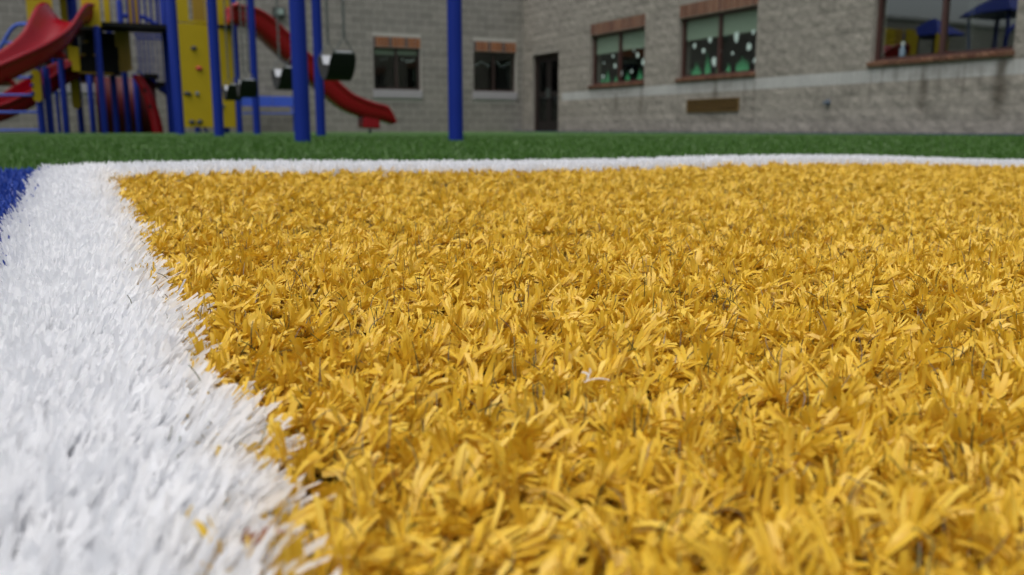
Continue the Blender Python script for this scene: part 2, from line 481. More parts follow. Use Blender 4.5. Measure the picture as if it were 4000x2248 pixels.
def yellow_style(turf, x, y, nb, S, cols, wf):
    n = len(x)
    keep = RNG.random(n) > .03+(.45*(wave(x, y, 130, 5) > .62)+.2*(wave(x, y, 60, 6) > .7))*(1-.85*sstep(.45, .95, np.hypot(x, y)))   # bald spots where it is trodden
    x, y = x[keep], y[keep]; n = len(x)
    # tufts splay open like rosettes, pressed over to the right and a little away, some the other way
    ph = .45+.8*wave(x, y, 60, 3)+RNG.normal(0, .6, n)+np.where(RNG.random(n) < .16, math.pi, 0)
    push = np.clip(.62+.3*wave(x, y, 80, 4)+RNG.normal(0, .2, n), 0, 1.2)
    N = n*nb
    # blades hang together in bundles of five lying side by side, like split strands of one ribbon
    G = 5; nB = N//G
    def bun(a): return np.repeat(a, G)
    k1 = bun(RNG.normal(0, 1, nB)); k2 = bun(RNG.normal(0, 1, nB))
    lx = rep(push*np.cos(ph), nb)+.46*k1; ly = rep(push*np.sin(ph), nb)+.46*k2
    dr = np.arctan2(ly, lx)
    side = np.tile(np.arange(G)-2., nB)*.0007+RNG.normal(0, .0004, N)
    loose = np.where(bun(RNG.random(nB)) < .3, 2.6, 1.0)                # some bundles have come apart
    rx = rep(x, nb)+.0018*k1-np.sin(dr)*side; ry = rep(y, nb)+.0018*k2+np.cos(dr)*side
    rz = tip_z(rx, ry)-.0125+rep(RNG.normal(0, .0012, n)+.0022*wave(x, y, 95, 8), nb)
    th0 = np.clip(.2+np.hypot(lx, ly)*.95+bun(RNG.normal(0, .15, nB))+RNG.normal(0, .08, N)*loose, -.1, 1.45)
    kap = bun(RNG.gamma(2.4, .45, nB)*np.where(RNG.random(nB) < .88, 1, -.7))+RNG.normal(0, .14, N)*loose
    dd = np.hypot(rx, ry)
    fine = .72*(1-.15*sstep(.25, .6, dd)-.13*sstep(.6, 1.2, dd))       # the pile is worn shorter further out
    L = bun(RNG.uniform(.012, .022, nB))*RNG.uniform(.84, 1.1, N)*fine
    w = RNG.uniform(.0013, .0029, N)*wf*fine
    rz += .0085*(1-fine)
    v, q = ribbons(np.stack([rx, ry, rz], -1), dr+np.tile(np.arange(G)-2., nB)*.07+RNG.normal(0, .09, N)*loose, th0, kap, L, w,
                   bun(RNG.normal(0, .4, nB))+RNG.normal(0, .15, N)*loose, bun(RNG.normal(0, .8, nB))+RNG.normal(0, .2, N)*loose, bun(RNG.normal(0, .6, nB))+RNG.normal(0, .1, N)*loose,
                   S, cols, RNG.uniform(-.25, .25, N)[:, None], .2)
    turf.add(v, q)

def white_style(turf, x, y, nb, S, cols, wf):
    n = len(x)
    a, b = line_ab(x, y)
    far = a > .0
    ea = np.where(far, .3, np.clip((a+LW)/LW, 0, 1))               # 0 left edge .. 1 right edge of the left line
    eb = np.clip(b/FW, 0, 1)
    comb = .42*np.clip(1-np.hypot(x, y)/.9, 0, 1)                    # the near end is combed over to the right
    lean_u = np.where(far, RNG.normal(0, .16, n), (ea-.25)*.95+.55*np.clip((ea-.72)/.28, 0, 1)+comb+RNG.normal(0, .17, n))
    lean_w = np.where(b > 0, (eb-.5)*.5, .14)+RNG.normal(0, .15, n)
    N = n*nb
    k1 = RNG.normal(0, 1, N); k2 = RNG.normal(0, 1, N)
    sp = .17
    lx = rep(lean_u*U.x+lean_w*W.x, nb)+sp*k1; ly = rep(lean_u*U.y+lean_w*W.y, nb)+sp*k2
    rx = rep(x, nb)+.0016*k1+RNG.normal(0, .0007, N); ry = rep(y, nb)+.0016*k2+RNG.normal(0, .0007, N)
    rz = tip_z(rx, ry)-.0155+rep(RNG.normal(0, .0006, n), nb)
    up = np.hypot(lx, ly)
    th0 = np.clip(up*.75+RNG.normal(0, .08, N), -.2, 1.15)
    kap = RNG.normal(.12, .2, N)+.3*np.minimum(up, 1)
    L = RNG.uniform(.0185, .0245, N)*rep(np.where(b > .0, .92, 1.0)+.22*np.clip((ea-.6)/.4, 0, 1)*~far+.12*np.clip(1-np.hypot(x, y)/.7, 0, 1), nb)
    w = RNG.uniform(.0009, .0026, N)*wf
    v, q = ribbons(np.stack([rx, ry, rz], -1), np.arctan2(ly, lx)+RNG.normal(0, .12, N), th0, kap, L, w,
                   RNG.normal(0, .6, N), RNG.normal(0, .3, N), RNG.normal(0, .25, N), S, cols, RNG.uniform(-.2, .2, N)[:, None], .15)
    turf.add(v, q)

def plain_style(turf, x, y, nb, S, cols, wf):
    n = len(x); N = n*nb
    rx = rep(x, nb)+RNG.normal(0, .0015, N); ry = rep(y, nb)+RNG.normal(0, .0015, N)
    rz = tip_z(rx, ry)-.016
    v, q = ribbons(np.stack([rx, ry, rz], -1), RNG.uniform(0, 6.28, N), RNG.normal(.3, .2, N), RNG.normal(.3, .3, N), RNG.uniform(.014, .021, N),
                   RNG.uniform(.0013, .0022, N)*wf, RNG.normal(0, .6, N), RNG.normal(0, .3, N), RNG.normal(0, .3, N), S, cols, RNG.uniform(-.2, .2, N)[:, None])
    turf.add(v, q)

def rag(x, y, s): return .004*wave(x, y, 120, s)+RNG.normal(0, .0018, len(x))
def in_yellow(x, y):
    a, b = line_ab(x, y); return (a > -.008+rag(x, y, 21)) & (b < rag(x, y, 22))
def in_white(x, y):
    a, b = line_ab(x, y); e = rag(x, y, 21)+(-.0135+.0065*(1-sstep(.15, .3, y)))*(1-sstep(.0, .08, b+.08))-.002+.004*wave(x, y, 260, 28)
    return ((a > -LW+rag(x, y, 23)) & (a < e) & (b < FW+rag(x, y, 24))) | ((a >= e-.002) & (b > .002+rag(x, y, 22)) & (b < FW+rag(x, y, 24)))
def in_blue(x, y):
    a, b = line_ab(x, y); return (a < -LW+rag(x, y, 23)) & (b < FW-.004+rag(x, y, 24)) & (a > -.45) & (b > -.75)

t = Turf(); fibre_zone(t, in_yellow, yellow_style, YBANDS)
yt = tag(t.build('yellow_turf', T['yellow']), 'golden yellow artificial turf with matted curling fibres filling the foreground', 'artificial turf', kind='stuff')
t = Turf(); fibre_zone(t, in_white, white_style, WBANDS)
tag(t.build('white_turf', T['white']), 'white artificial turf line bordering the yellow turf on two sides', 'turf line', kind='stuff')
t = Turf(); fibre_zone(t, in_blue, plain_style)
tag(t.build('blue_turf', T['blue']), 'royal blue artificial turf left of the white line', 'artificial turf', kind='stuff')

# green turf beyond, thinning with distance
t = Turf()
def green_pts(n, y0, y1):
    yy = y0*np.exp(RNG.random(n)*math.log(y1/y0))
    xx = RNG.uniform(-1, 1, n)*(.66*yy+.25)
    a, b = line_ab(xx, yy)
    k = (b > FW-.004+rag(xx, yy, 24))
    return xx[k], yy[k]
x, y = green_pts(125000, 1.0, 10.5)
n = len(x); sc = np.clip(y/2.4, .6, 2.6)
root = np.stack([x, y, tip_z(x, y)-.018+.014*sstep(4, 9, np.hypot(x, y))], -1)
v, q = ribbons(root, RNG.uniform(0, 6.28, n), RNG.normal(.35, .25, n), RNG.normal(.4, .4, n), RNG.uniform(.016, .023, n)*(1-.35*sstep(4, 9, y)), RNG.uniform(.0018, .0028, n)*sc,
               RNG.normal(0, .6, n), RNG.normal(0, .3, n), RNG.normal(0, .3, n), 2)
t.add(v, q)
tag(t.build('green_turf', T['green']), 'short green artificial turf between the white line and the playground', 'artificial turf', kind='stuff')

# thin curled olive and tan threads between the yellow fibres
t = Turf()
def threads(n, y0, y1, wd, S=6, low=False):
    yy = RNG.uniform(y0, y1, n); xx = RNG.uniform(-1, 1, n)*(.62*yy+.05)
    p = .35+.65*(wave(xx, yy, 150, 5) > .45)
    aa, bb = line_ab(xx, yy); k = (in_yellow(xx, yy) & (RNG.random(n) < p)) | ((aa > -.03) & (aa < 0) & (bb < 0) & (RNG.random(n) < .10))
    xx, yy = xx[k], yy[k]; m = len(xx)
    zz = tip_z(xx, yy)-.011+RNG.uniform(0, .006, m)
    if low: zz = tip_z(xx, yy)-.0145+RNG.uniform(0, .003, m)
    L = RNG.uniform(.006, .0155, m)
    ph = RNG.uniform(0, 6.28, m); th = RNG.uniform(-.2, 1.0, m)+(.4 if low else 0); kp = RNG.normal(0, 1.5, m); dp = RNG.normal(0, 1.6, m)
    for tau in (0., math.pi/2):                                     # two crossed strips make a thread with thickness
        v, q = ribbons(np.stack([xx, yy, zz], -1), ph, th, kp, L, np.full(m, wd), np.full(m, tau), np.zeros(m), dp, S)
        t.add(v, q)
threads(4200, .1, .75, .0004)
threads(1500, .75, 1.2, .00045, 4)
threads(12000, .08, .62, .0004, 3, True)
threads(6000, .62, 1.1, .0005, 3, True)
tag(t.build('turf_thatch', T['thread']), 'thin olive green and tan curled threads among the yellow turf fibres', 'turf thatch', kind='stuff')

# a stray scrap of white fibre and an orange fleck
def scrap(name, mat, x, y, dz, ln, wd, label, cat, ang):
    n = 3
    z = float(tip_z(np.array([x]), np.array([y]))[0])+dz
    v, q = ribbons(np.stack([x+RNG.normal(0, .001, n), y+RNG.normal(0, .001, n), np.full(n, z)], -1), ang+RNG.normal(0, .35, n), np.full(n, 1.25), RNG.normal(.35, .25, n),
                   np.full(n, ln), np.full(n, wd), RNG.normal(0, .5, n), RNG.normal(0, .8, n), RNG.normal(0, .6, n), 5)
    return tag(np_mesh(name, v, q, mat), label, cat)
scrap('fibre_scrap', T['white'], .022, .264, .0035, .0095, .0009, 'small frayed scrap of white fibre lying on the yellow turf', 'scrap', .5)
scrap('leaf_fleck', M['orange_leaf'], -.0535, .165, .0005, .0065, .0022, 'orange brown fleck caught between white fibres at the bottom edge', 'fleck', 1.2)

# ------------------------------------------------------------------ school building
bld = empty('school_building', CORNER, 'grey block school building with two wings meeting in an inner corner', 'building')
HT = 3.74
# wall frames: x along the wall, y outwards, z up.  right wall x = -t (t = metres from the corner), back wall x = t
FR = {'right': (W, Vector((-U.x, -U.y, 0)), math.atan2(W.y, W.x)), 'back': (-U, -W, math.atan2(-U.y, -U.x))}

class LMB(MB):
    """boxes in wall coordinates"""
    def lbox(s, x0, x1, y0, y1, z0, z1):
        s.box(((x0+x1)/2, (y0+y1)/2, (z0+z1)/2), abs(x1-x0), abs(y1-y0), abs(z1-z0))

def local_obj(name, mb, mat, parent, bevel=0, at=(0, 0, 0)):
    me = bpy.data.meshes.new(name); at = Vector(at)
    me.from_pydata([v-at for v in mb.v], [], mb.f); me.polygons.foreach_set('use_smooth', mb.smooth); me.materials.append(mat)
    o = bpy.data.objects.new(name, me); COL.objects.link(o); o.parent = parent; o.location = at
    if bevel:
        b = o.modifiers.new('bevel', 'BEVEL'); b.width = bevel; b.segments = 2; b.limit_method = 'ANGLE'
    return o

# openings (x0, x1, z0, z1) and the areas that carry no blocks (with lintel and sill)
RIGHT_WIN = [(3.565, 5.83, 1.09, 2.245), (7.04, 9.345, 1.085, 2.26), (11.95, 14.28, 1.09, 2.26)]
BACK_WIN = [(.21, 1.478, 1.065, 2.115), (2.97, 4.245, 1.06, 2.12), (10.6, 11.87, 1.06, 2.12)]
DOOR = (.565, 2.02, 0.0, 2.005)
VENT = (7.41, 8.972, .40, .65)
R_END, B_END = 20.0, 25.0
def unit_block(seed, nx=4, nz=3, amp=.5):
    r = random.Random(seed)
    vs, fs = [], []
    for j in range(nz):
        for i in range(nx):
            edge = i in (0, nx-1) or j in (0, nz-1)
            x, z = i/(nx-1)-.5, j/(nz-1)-.5
            if not edge: x += r.uniform(-.08, .08); z += r.uniform(-.12, .12)
            vs.append((x, (.25*r.random() if edge else .35+r.uniform(-.35, .65))*amp, z))
    for j in range(nz-1):
        for i in range(nx-1):
            a = j*nx+i; fs.append((a, a+nx, a+nx+1, a+1))
    ring = [i for i in range(nx)]+[j*nx+nx-1 for j in range(1, nz)]+[(nz-1)*nx+i for i in range(nx-2, -1, -1)]+[j*nx for j in range(nz-2, 0, -1)]
    n0 = len(vs)
    vs += [(vs[i][0], -1, vs[i][2]) for i in ring]
    m = len(ring)
    fs += [(ring[k], ring[(k+1) % m], n0+(k+1) % m, n0+k) for k in range(m)]
    return vs, fs
UB = [unit_block(s) for s in range(8)]
UBF = [unit_block(40+s, amp=.16) for s in range(4)]
def mesh_of(name, vf, mat):
    me = bpy.data.meshes.new(name); me.from_pydata(vf[0], [], vf[1]); me.materials.append(mat); return me

def overlap(x0, x1, z0, z1, holes):
    """free x-intervals of x0..x1 in the strip z0..z1"""
    iv = [(x0, x1)]
    for (a, b, c, d) in holes:
        if d <= z0+.02 or c >= z1-.02: continue
        nv = []
        for (p, q) in iv:
            if b <= p or a >= q: nv.append((p, q)); continue
            if a > p: nv.append((p, a))
            if b < q: nv.append((b, q))
        iv = nv
    return iv

def build_wall(side, wins, end, extra, bmat):
    xv, nv, ang = FR[side]
    sg = -1 if side == 'right' else 1                                # local x = sg*t
    # core with real openings
    opens = [w for w in wins]+([DOOR] if side == 'right' else [])
    cuts = sorted({-.30 if side == 'back' else 0.0, end, *[w[0] for w in opens], *[w[1] for w in opens]})
    core = LMB()
    for a, b in zip(cuts[:-1], cuts[1:]):
        zs = sorted([(w[2], w[3]) for w in opens if w[0] < b-1e-4 and w[1] > a+1e-4])
        z = -.1
        for (c, d) in zs:
            if c > z: core.lbox(sg*a, sg*b, -.30, 0, z, c)
            z = d
        core.lbox(sg*a, sg*b, -.30, 0, z, HT)
    wall = local_obj('wall', core, M['mortar_right' if side == 'right' else 'mortar'], bld)
    wall.rotation_euler = (0, 0, ang)
    # blocks
    holes = []
    for (a, b, c, d) in wins:
        if side == 'right': holes += [(a-.005, b+.005, c-.075, d+.262)]
        else: holes += [(a-.005, b+.005, c-.21, d+.262)]
    if side == 'right': holes += [DOOR, (2.2, 60, .775, .975), VENT]
    H, LN, J = .19, .40, .011
    out = []
    k = 0; z = 0.0
    rows = []
    if side == 'right':
        for i in range(4): rows.append((i*.19375, (i+1)*.19375))
        rows.append((.775, .975))
        z = .975
        while z < HT-.05: rows.append((z, z+H)); z += H
    else:
        while z < HT-.05: rows.append((z, z+H)); z += H
    for r, (z0, z1) in enumerate(rows):
        for (p, q) in overlap(0.0, end, z0, z1, holes):
            off = (r % 2)*LN/2
            x = p
            nxt = math.floor((p-off)/LN+1e-6)*LN+off+LN
            while x < q-.01:
                e = min(nxt, q)
                if e-x > .03: out.append((x, e, z0, z1))
                x = e; nxt += LN
    return wall, sg, out

def view_size(t, z):
    p = CORNER-W*t
    d = p.y
    vis = z < .08+.135*d and p.x/d < .62
    return (1/d if vis else .2/max(d, 4))

rw, rs, rb = build_wall('right', RIGHT_WIN, R_END, None, M['block'])
bw, bs, bb = build_wall('back', BACK_WIN, B_END, None, M['block_back'])
rb.sort(key=lambda b: -view_size((b[0]+b[1])/2, (b[2]+b[3])/2))
meshes = [mesh_of('block', u, M['block']) for u in UB]
J = .011
def place_piece(name, me, wall, x0, x1, z0, z1, sg, depth, joint=J, y=.0):
    o = bpy.data.objects.new(name, me); COL.objects.link(o); o.parent = wall
    o.location = (sg*(x0+x1)/2, y, (z0+z1)/2)
    o.scale = (max(.01, x1-x0-joint), depth, max(.01, z1-z0-joint))
    return o
for i, b in enumerate(rb[:300]):
    place_piece('block', random.choice(meshes), rw, *b, rs, .024)
def joined(name, mat, wall, pieces, sg, depth, ub):
    mb = MB()
    for (x0, x1, z0, z1) in pieces:
        vs, fs = random.choice(ub)
        c = Vector((sg*(x0+x1)/2, 0, (z0+z1)/2)); sx, sz = x1-x0-J, z1-z0-J
        mb.add([(c.x+v[0]*sx, v[1]*depth, c.z+v[2]*sz) for v in vs], fs)
    return tag(local_obj(name, mb, mat, wall), kind='stuff')
joined('block', M['block'], rw, rb[300:], rs, .024, UB)
joined('block', M['block_back'], bw, bb, bs, .018, UBF)

# pale ribbed course on the right wall, split into narrow upright pieces
bme = [mesh_of('band_brick', u, M['band']) for u in UBF]
x = 2.2
while x < R_END-.05:
    place_piece('band_brick', random.choice(bme), rw, x, min(x+.1, R_END), .775, .975, rs, .03, .006)
    x += .1

# rooms behind the windows and the roofs
for side, end in (('right', R_END), ('back', B_END)):
    sg = -1 if side == 'right' else 1
    mb = LMB()
    mb.lbox(0, sg*end, -5.1, -5.0, 0, 3.0); mb.lbox(0, sg*end, -5.0, -.31, -.1, 0.0); mb.lbox(0, sg*end, -5.0, -.31, 3.0, 3.1)
    mb.lbox(0, sg*.1, -5.0, -.31, 0, 3.0); mb.lbox(sg*(end-.1), sg*end, -5.0, -.31, 0, 3.0)
    for k in range(1, 3): mb.lbox(sg*end*k/3, sg*(end*k/3+.1), -5.0, -.31, 0, 3.0)
    o = local_obj('room', mb, M['room'], bld); o.rotation_euler = (0, 0, FR[side][2])
    mb = LMB(); mb.lbox(0 if side == 'right' else -.3, sg*end, -5.1, .05, HT+.003, HT+.11)
    o = local_obj('roof', mb, M['roof'], bld); o.rotation_euler = (0, 0, FR[side][2])

# windows
unit_brick = [mesh_of('brick', u, M['brick_brown']) for u in UBF]
unit_brick_o = [mesh_of('brick', u, M['brick_orange']) for u in UBF]
unit_brick_d = [mesh_of('brick', u, M['brick_dark']) for u in UBF]
def disc(mb, x, y, z, rx, rz, n=14, rot=0.):
    vs = []
    for k in range(n):
        a = 2*math.pi*k/n
        rr = 1+.10*math.sin(3*a+x*40)+.05*math.sin(5*a+z*70)
        px, pz = rx*rr*math.cos(a), rz*rr*math.sin(a)
        vs.append((x+px*math.cos(rot)-pz*math.sin(rot), y, z+px*math.sin(rot)+pz*math.cos(rot)))
    bk = [(v[0], y-.002, v[2]) for v in vs]
    mb.add(vs+bk, [list(range(n)), list(range(2*n-1, n-1, -1))]+[(k, n+k, n+(k+1) % n, (k+1) % n) for k in range(n)])
def grass_cut(mb, x, y, z0, w, h, seed):
    r = random.Random(seed); n = max(3, int(w/.028))
    vs = []
    for k in range(n):
        xa = x-w/2+w*k/n; s = w/n
        hh = h*(1-.75*abs((k+.5)/n-.5)**1.2*1.6)*r.uniform(.65, 1.0)
        dx = r.uniform(-.4, .4)*s
        p = [(xa, z0), (xa+s, z0), (xa+s*.75+dx, z0+hh*.6), (xa+s*.5+dx*1.6, z0+hh), (xa+s*.25+dx, z0+hh*.6)]
        m = len(mb.v)
        f = [(a, y, b) for a, b in p]; bk = [(a, y-.002, b) for a, b in p]
        mb.add(f+bk, [[0, 1, 2, 3, 4], [9, 8, 7, 6, 5]]+[(i, 5+i, 5+(i+1) % 5, (i+1) % 5) for i in range(5)])

def window(side, op, blind_z, eggs=(), greens=(), garland=(), frame_mat=None):
    x0, x1, z0, z1 = op
    sg = -1 if side == 'right' else 1
    xv, nv, ang = FR[side]
    fm = frame_mat or M['bronze']
    ft, yb, yf = .055, -.17, -.09
    mb = LMB()
    mb.lbox(sg*x0, sg*x1, yb, yf, z0, z0+ft); mb.lbox(sg*x0, sg*x1, yb, yf, z1-ft, z1)
    mb.lbox(sg*x0, sg*(x0+ft), yb, yf, z0+ft, z1-ft); mb.lbox(sg*(x1-ft), sg*x1, yb, yf, z0+ft, z1-ft)
    w = local_obj('window', mb, fm, bld); w.rotation_euler = (0, 0, ang)
    xm = (x0+x1)/2
    mb = LMB(); mb.lbox(sg*(xm-.03), sg*(xm+.03), yb, yf+.002, z0+ft, z1-ft)
    local_obj('mullion', mb, fm, w, at=(sg*xm, -.13, (z0+z1)/2))
    for a, b in ((x0+ft, xm-.03), (xm+.03, x1-ft)):
        mb = LMB(); mb.lbox(sg*a, sg*b, -.136, -.130, z0+ft, z1-ft)
        local_obj('pane', mb, M['glass_back' if side == 'back' else ('glass_mid' if eggs else 'glass')], w, at=(sg*(a+b)/2, -.133, (z0+z1)/2))
        if blind_z:
            bz = blind_z+random.uniform(-.012, .012)
            mb = LMB(); mb.lbox(sg*a, sg*b, -.165, -.155, bz, z1-ft)
            mb.lbox(sg*a, sg*b, -.175, -.153, bz-.02, bz)
            local_obj('blind', mb, M['blind'], w, at=(sg*(a+b)/2, -.16, (bz+z1)/2))
    for (t_, z_, rx, rz) in eggs:
        mb = LMB(); disc(mb, sg*t_, -.139, z_, rx*.8, rz*.8, rot=random.uniform(-.4, .4))
        local_obj('paper_egg', mb, M['white_paper'], w, at=(sg*t_, -.14, z_))
    for i, (t_, w_, h_) in enumerate(greens):
        mb = LMB(); grass_cut(mb, sg*t_, -.141, z0+ft+.003, w_, h_, i*7+int(t_*10))
        local_obj('paper_grass', mb, M['green_paper'], w, at=(sg*t_, -.14, z0+ft))
    for (t_, z_, s_) in garland:
        mb = LMB(); disc(mb, sg*t_, -.139, z_, s_*.6, s_*.7, 6)
        local_obj('paper_garland', mb, M['white_paper'], w, at=(sg*t_, -.14, z_))
    # lintel of upright bricks
    n = round((x1-x0)/.0845); s = (x1-x0)/n
    for k in range(n):
        if side == 'back': me = random.choice(unit_brick_d if k % 5 == 4 else unit_brick_o)
        else: me = random.choice(unit_brick)
        place_piece('brick', me, w, x0+k*s, x0+(k+1)*s, z1+.003, z1+.262, sg, .03, .007)
    mb = LMB(); mb.lbox(sg*x0, sg*x1, -.17, -.003, z1+.001, z1+.02)
    if side == 'right':
        # sloping brick sill
        n = round((x1-x0+.06)/.11); s = (x1-x0+.06)/n
        for k in range(n):
            me = random.choice(unit_brick)
            o = place_piece('brick', me, w, x0-.03+k*s, x0-.03+(k+1)*s, z0-.075, z0-.003, sg, .14, .006, .045)
            o.rotation_euler = (-.14, 0, 0)
    else:
        mb = LMB(); mb.lbox(sg*(x0-.02), sg*(x1+.03), -.10, .05, z0-.205, z0-.003)
        local_obj('sill', mb, M['sill'], w, .008, at=(sg*(x0+x1)/2, 0, z0-.1))
    return w
EGG_A = [(4.358, 1.726, .055, .045), (4.451, 1.502, .07, .066), (4.711, 1.306, .058, .10), (3.937, 1.285, .058, .062), (3.96, 1.597, .03, .035), (5.361, 1.675, .068, .075), (5.581, 1.512, .062, .095), (5.218, 1.781, .03, .035), (5.138, 1.336, .055, .048)]
GRS_A = [(3.93, .13, .22), (4.13, .17, .33), (4.5, .14, .15), (4.98, .17, .24), (5.47, .22, .27), (5.77, .08, .2)]
EGG_B = [(7.858, 1.785, .065, .07), (7.377, 1.712, .058, .066), (7.669, 1.593, .06, .06), (8.006, 1.362, .078, .118), (8.204, 1.539, .032, .034), (8.635, 1.771, .078, .125), (9.093, 1.817, .052, .058), (8.995, 1.562, .078, .086), (8.542, 1.481, .038, .04), (9.188, 1.31, .085, .055)]
GRS_B = [(7.46, .3, .28), (7.82, .17, .52), (8.14, .13, .26), (8.44, .12, .22), (8.83, .36, .33)]
window('right', RIGHT_WIN[0], 1.84, EGG_A, GRS_A, frame_mat=M['red_frame'])
window('right', RIGHT_WIN[1], 1.845, EGG_B, GRS_B, frame_mat=M['red_frame'])
window('right', RIGHT_WIN[2], 0, frame_mat=M['red_frame'])
window('back', BACK_WIN[0], 0, garland=[(.34+.07*k, 1.80+.05*math.cos(k*1.05), .022) for k in range(17) if abs(.34+.07*k-.845) > .06])
window('back', BACK_WIN[1], 1.97, garland=[(3.12, 1.83, .03), (3.2, 1.80, .035), (3.3, 1.80, .035), (3.42, 1.84, .025), (3.86, 1.84, .022), (3.98, 1.82, .022)])
window('back', BACK_WIN[2], 0)

# door
dm = LMB(); x0, x1, z0, z1 = DOOR; ft = .06
dm.lbox(-x0, -(x0+ft), -.2, -.08, 0, z1); dm.lbox(-(x1-ft), -x1, -.2, -.08, 0, z1); dm.lbox(-(x0+ft), -(x1-ft), -.2, -.08, z1-ft, z1)
dr = local_obj('door', dm, M['bronze'], bld); dr.rotation_euler = (0, 0, FR['right'][2])
xm = 1.28
for a, b in ((x0+ft+.005, xm-.003), (xm+.003, x1-ft-.005)):
    mb = LMB()
    mb.lbox(-a, -(a+.12), -.165, -.12, .02, z1-ft-.005); mb.lbox(-(b-.12), -b, -.165, -.12, .02, z1-ft-.005)
    mb.lbox(-(a+.12), -(b-.12), -.165, -.12, .02, .28); mb.lbox(-(a+.12), -(b-.12), -.165, -.12, z1-ft-.135, z1-ft-.005); mb.lbox(-(a+.12), -(b-.12), -.165, -.12, .92, 1.04)
    local_obj('door_leaf', mb, M['door'], dr, at=(-(a+b)/2, -.14, 1))
    for c, d in ((.28, .92), (1.04, z1-ft-.135)):
        mb = LMB(); mb.lbox(-(a+.12), -(b-.12), -.147, -.141, c, d)
        local_obj('pane', M and mb, M['glass_dark'], dr, at=(-(a+b)/2, -.144, (c+d)/2))
    mb = LMB(); hx = b-.06 if b < xm else a+.06
    mb.lbox(-(hx-.015), -(hx+.015), -.118, -.08, .88, 1.12)
    local_obj('handle', mb, M['steel'], dr, at=(-hx, -.1, 1))

def wall_pt(side, t, y, z):
    xv, nv, ang = FR[side]
    return CORNER+xv*(t*(-1 if side == 'right' else 1))+nv*y+Vector((0, 0, z))

# louvre vent, wall light, pipe stub: things on the walls
xr, nr, _ = FR['right']; xb, nb_, _ = FR['back']
c = wall_pt('right', (VENT[0]+VENT[1])/2, 0, VENT[2])
vent = empty('wall_vent', c, 'wide gold brown louvred vent low on the wall under the window', 'vent')
mb = MB()
ln = VENT[1]-VENT[0]; h = VENT[3]-VENT[2]; mid = c+Vector((0, 0, h/2))
for zz in (.0125, h-.0125): mb.box(c+nr*.012+Vector((0, 0, zz)), ln-.01, .05, .025, xr, nr)
for sx in (-1, 1): mb.box(mid+nr*.012+xr*(sx*(ln/2-.02)), .03, .05, h-.05, xr, nr)
mb.build('frame', M['louvre'], vent)
mb = MB(); mb.box(mid-nr*.004, ln-.07, .01, h-.052, xr, nr); mb.build('backing', M['bronze'], vent)
ns = 8
for k in range(ns):
    mb = MB(); tilt = .6
    ay = (nr*math.cos(tilt)-Vector((0, 0, 1))*math.sin(tilt)); az = (Vector((0, 0, 1))*math.cos(tilt)+nr*math.sin(tilt))
    mb.box(c+nr*.016+Vector((0, 0, .04+(h-.08)*(k+.5)/ns-.0)), ln-.07, .036, .006, xr, ay, az)
    mb.build('slat', M['louvre'], vent)

c = wall_pt('back', 6.565, .02, 2.70)
lamp = empty('wall_light', c, 'dark square wall light high on the back wall above the sloping red slide', 'wall light')
mb = MB(); mb.box(c+nb_*.05+Vector((0, 0, .115)), .28, .10, .23, xb, nb_); mb.build('housing', M['lamp_body'], lamp, .012)
mb = MB(); mb.box(c+nb_*.108+Vector((0, 0, .125)), .19, .02, .14, xb, nb_); mb.build('lens', M['lamp_lens'], lamp, .006)
c = wall_pt('right', 11.16, .0, .50)
pp = empty('pipe_stub', c, 'small slate grey pipe stub poking out of the wall below the pale band', 'pipe')
mb = MB(); mb.tube([c, c+nr*.10], .032, 10); mb.build('pipe', M['slate'], pp)
mb = MB(); mb.tube([c+nr*.02, c+nr*.032], .05, 12); mb.build('flange', M['slate'], pp)
c = wall_pt('right', 12.33, -.24, 1.09)
bt = empty('bottle', c, 'pale blue and white bottle standing inside the largest window', 'bottle')
mb = MB(); mb.tube([c, c+Vector((0, 0, .16)), c+Vector((0, 0, .20)), c+Vector((0, 0, .23))], [.045, .045, .03, .018], 12); mb.build('body', M['bottle_blue'], bt)
mb = MB(); mb.tube([c+Vector((0, 0, .231)), c+Vector((0, 0, .28))], [.03, .022], 12); mb.build('cap', M['white_paper'], bt)

# blue rubber edging along the foot of both walls
mb = MB()
mb.box(CORNER-W*(R_END/2)+Vector((-U.x, -U.y, 0))*.16+Vector((0, 0, .003)), R_END, .22, .02, W, -U)
tag(mb.build('rubber_edging', M['edging']), 'dark blue rubber edging along the foot of the right wall', 'edging', kind='structure')

# ------------------------------------------------------------------ swing set
PR = .0535
frames = [Vector((-.91, 6.2, 0)), Vector((-2.68, 9.85, 0)), Vector((-4.46, 13.5, 0))]
BEAM_Z = 2.55
sw = empty('swing_set', frames[1], 'tall royal blue swing frame with three pairs of upright posts on green turf', 'swing set')
for i, c in enumerate(frames):
    for s in (-1, 1):
        p = c+U*(s*.557)
        mb = MB(); mb.tube([p+Vector((0, 0, -.1)), p+Vector((0, 0, BEAM_Z-.35))], PR, 20); mb.build('post', M['blue'], sw)
    a, b = c-U*.557, c+U*.557
    arc = [a+Vector((0, 0, BEAM_Z-.349))]
    for k in range(1, 12):
        an = math.pi*k/12; arc.append(c-U*(.557*math.cos(an))+Vector((0, 0, BEAM_Z-.349+.349*math.sin(an))))
    arc.append(b+Vector((0, 0, BEAM_Z-.349)))
    mb = MB(); mb.tube(arc, PR, 16); mb.build('arch', M['blue'], sw)
bd = (frames[2]-frames[0]).normalized()
mb = MB(); mb.tube([frames[0]-bd*.06+Vector((0, 0, BEAM_Z)), frames[2]+bd*.06+Vector((0, 0, BEAM_Z))], .046, 16); mb.build('top_beam', M['blue'], sw)

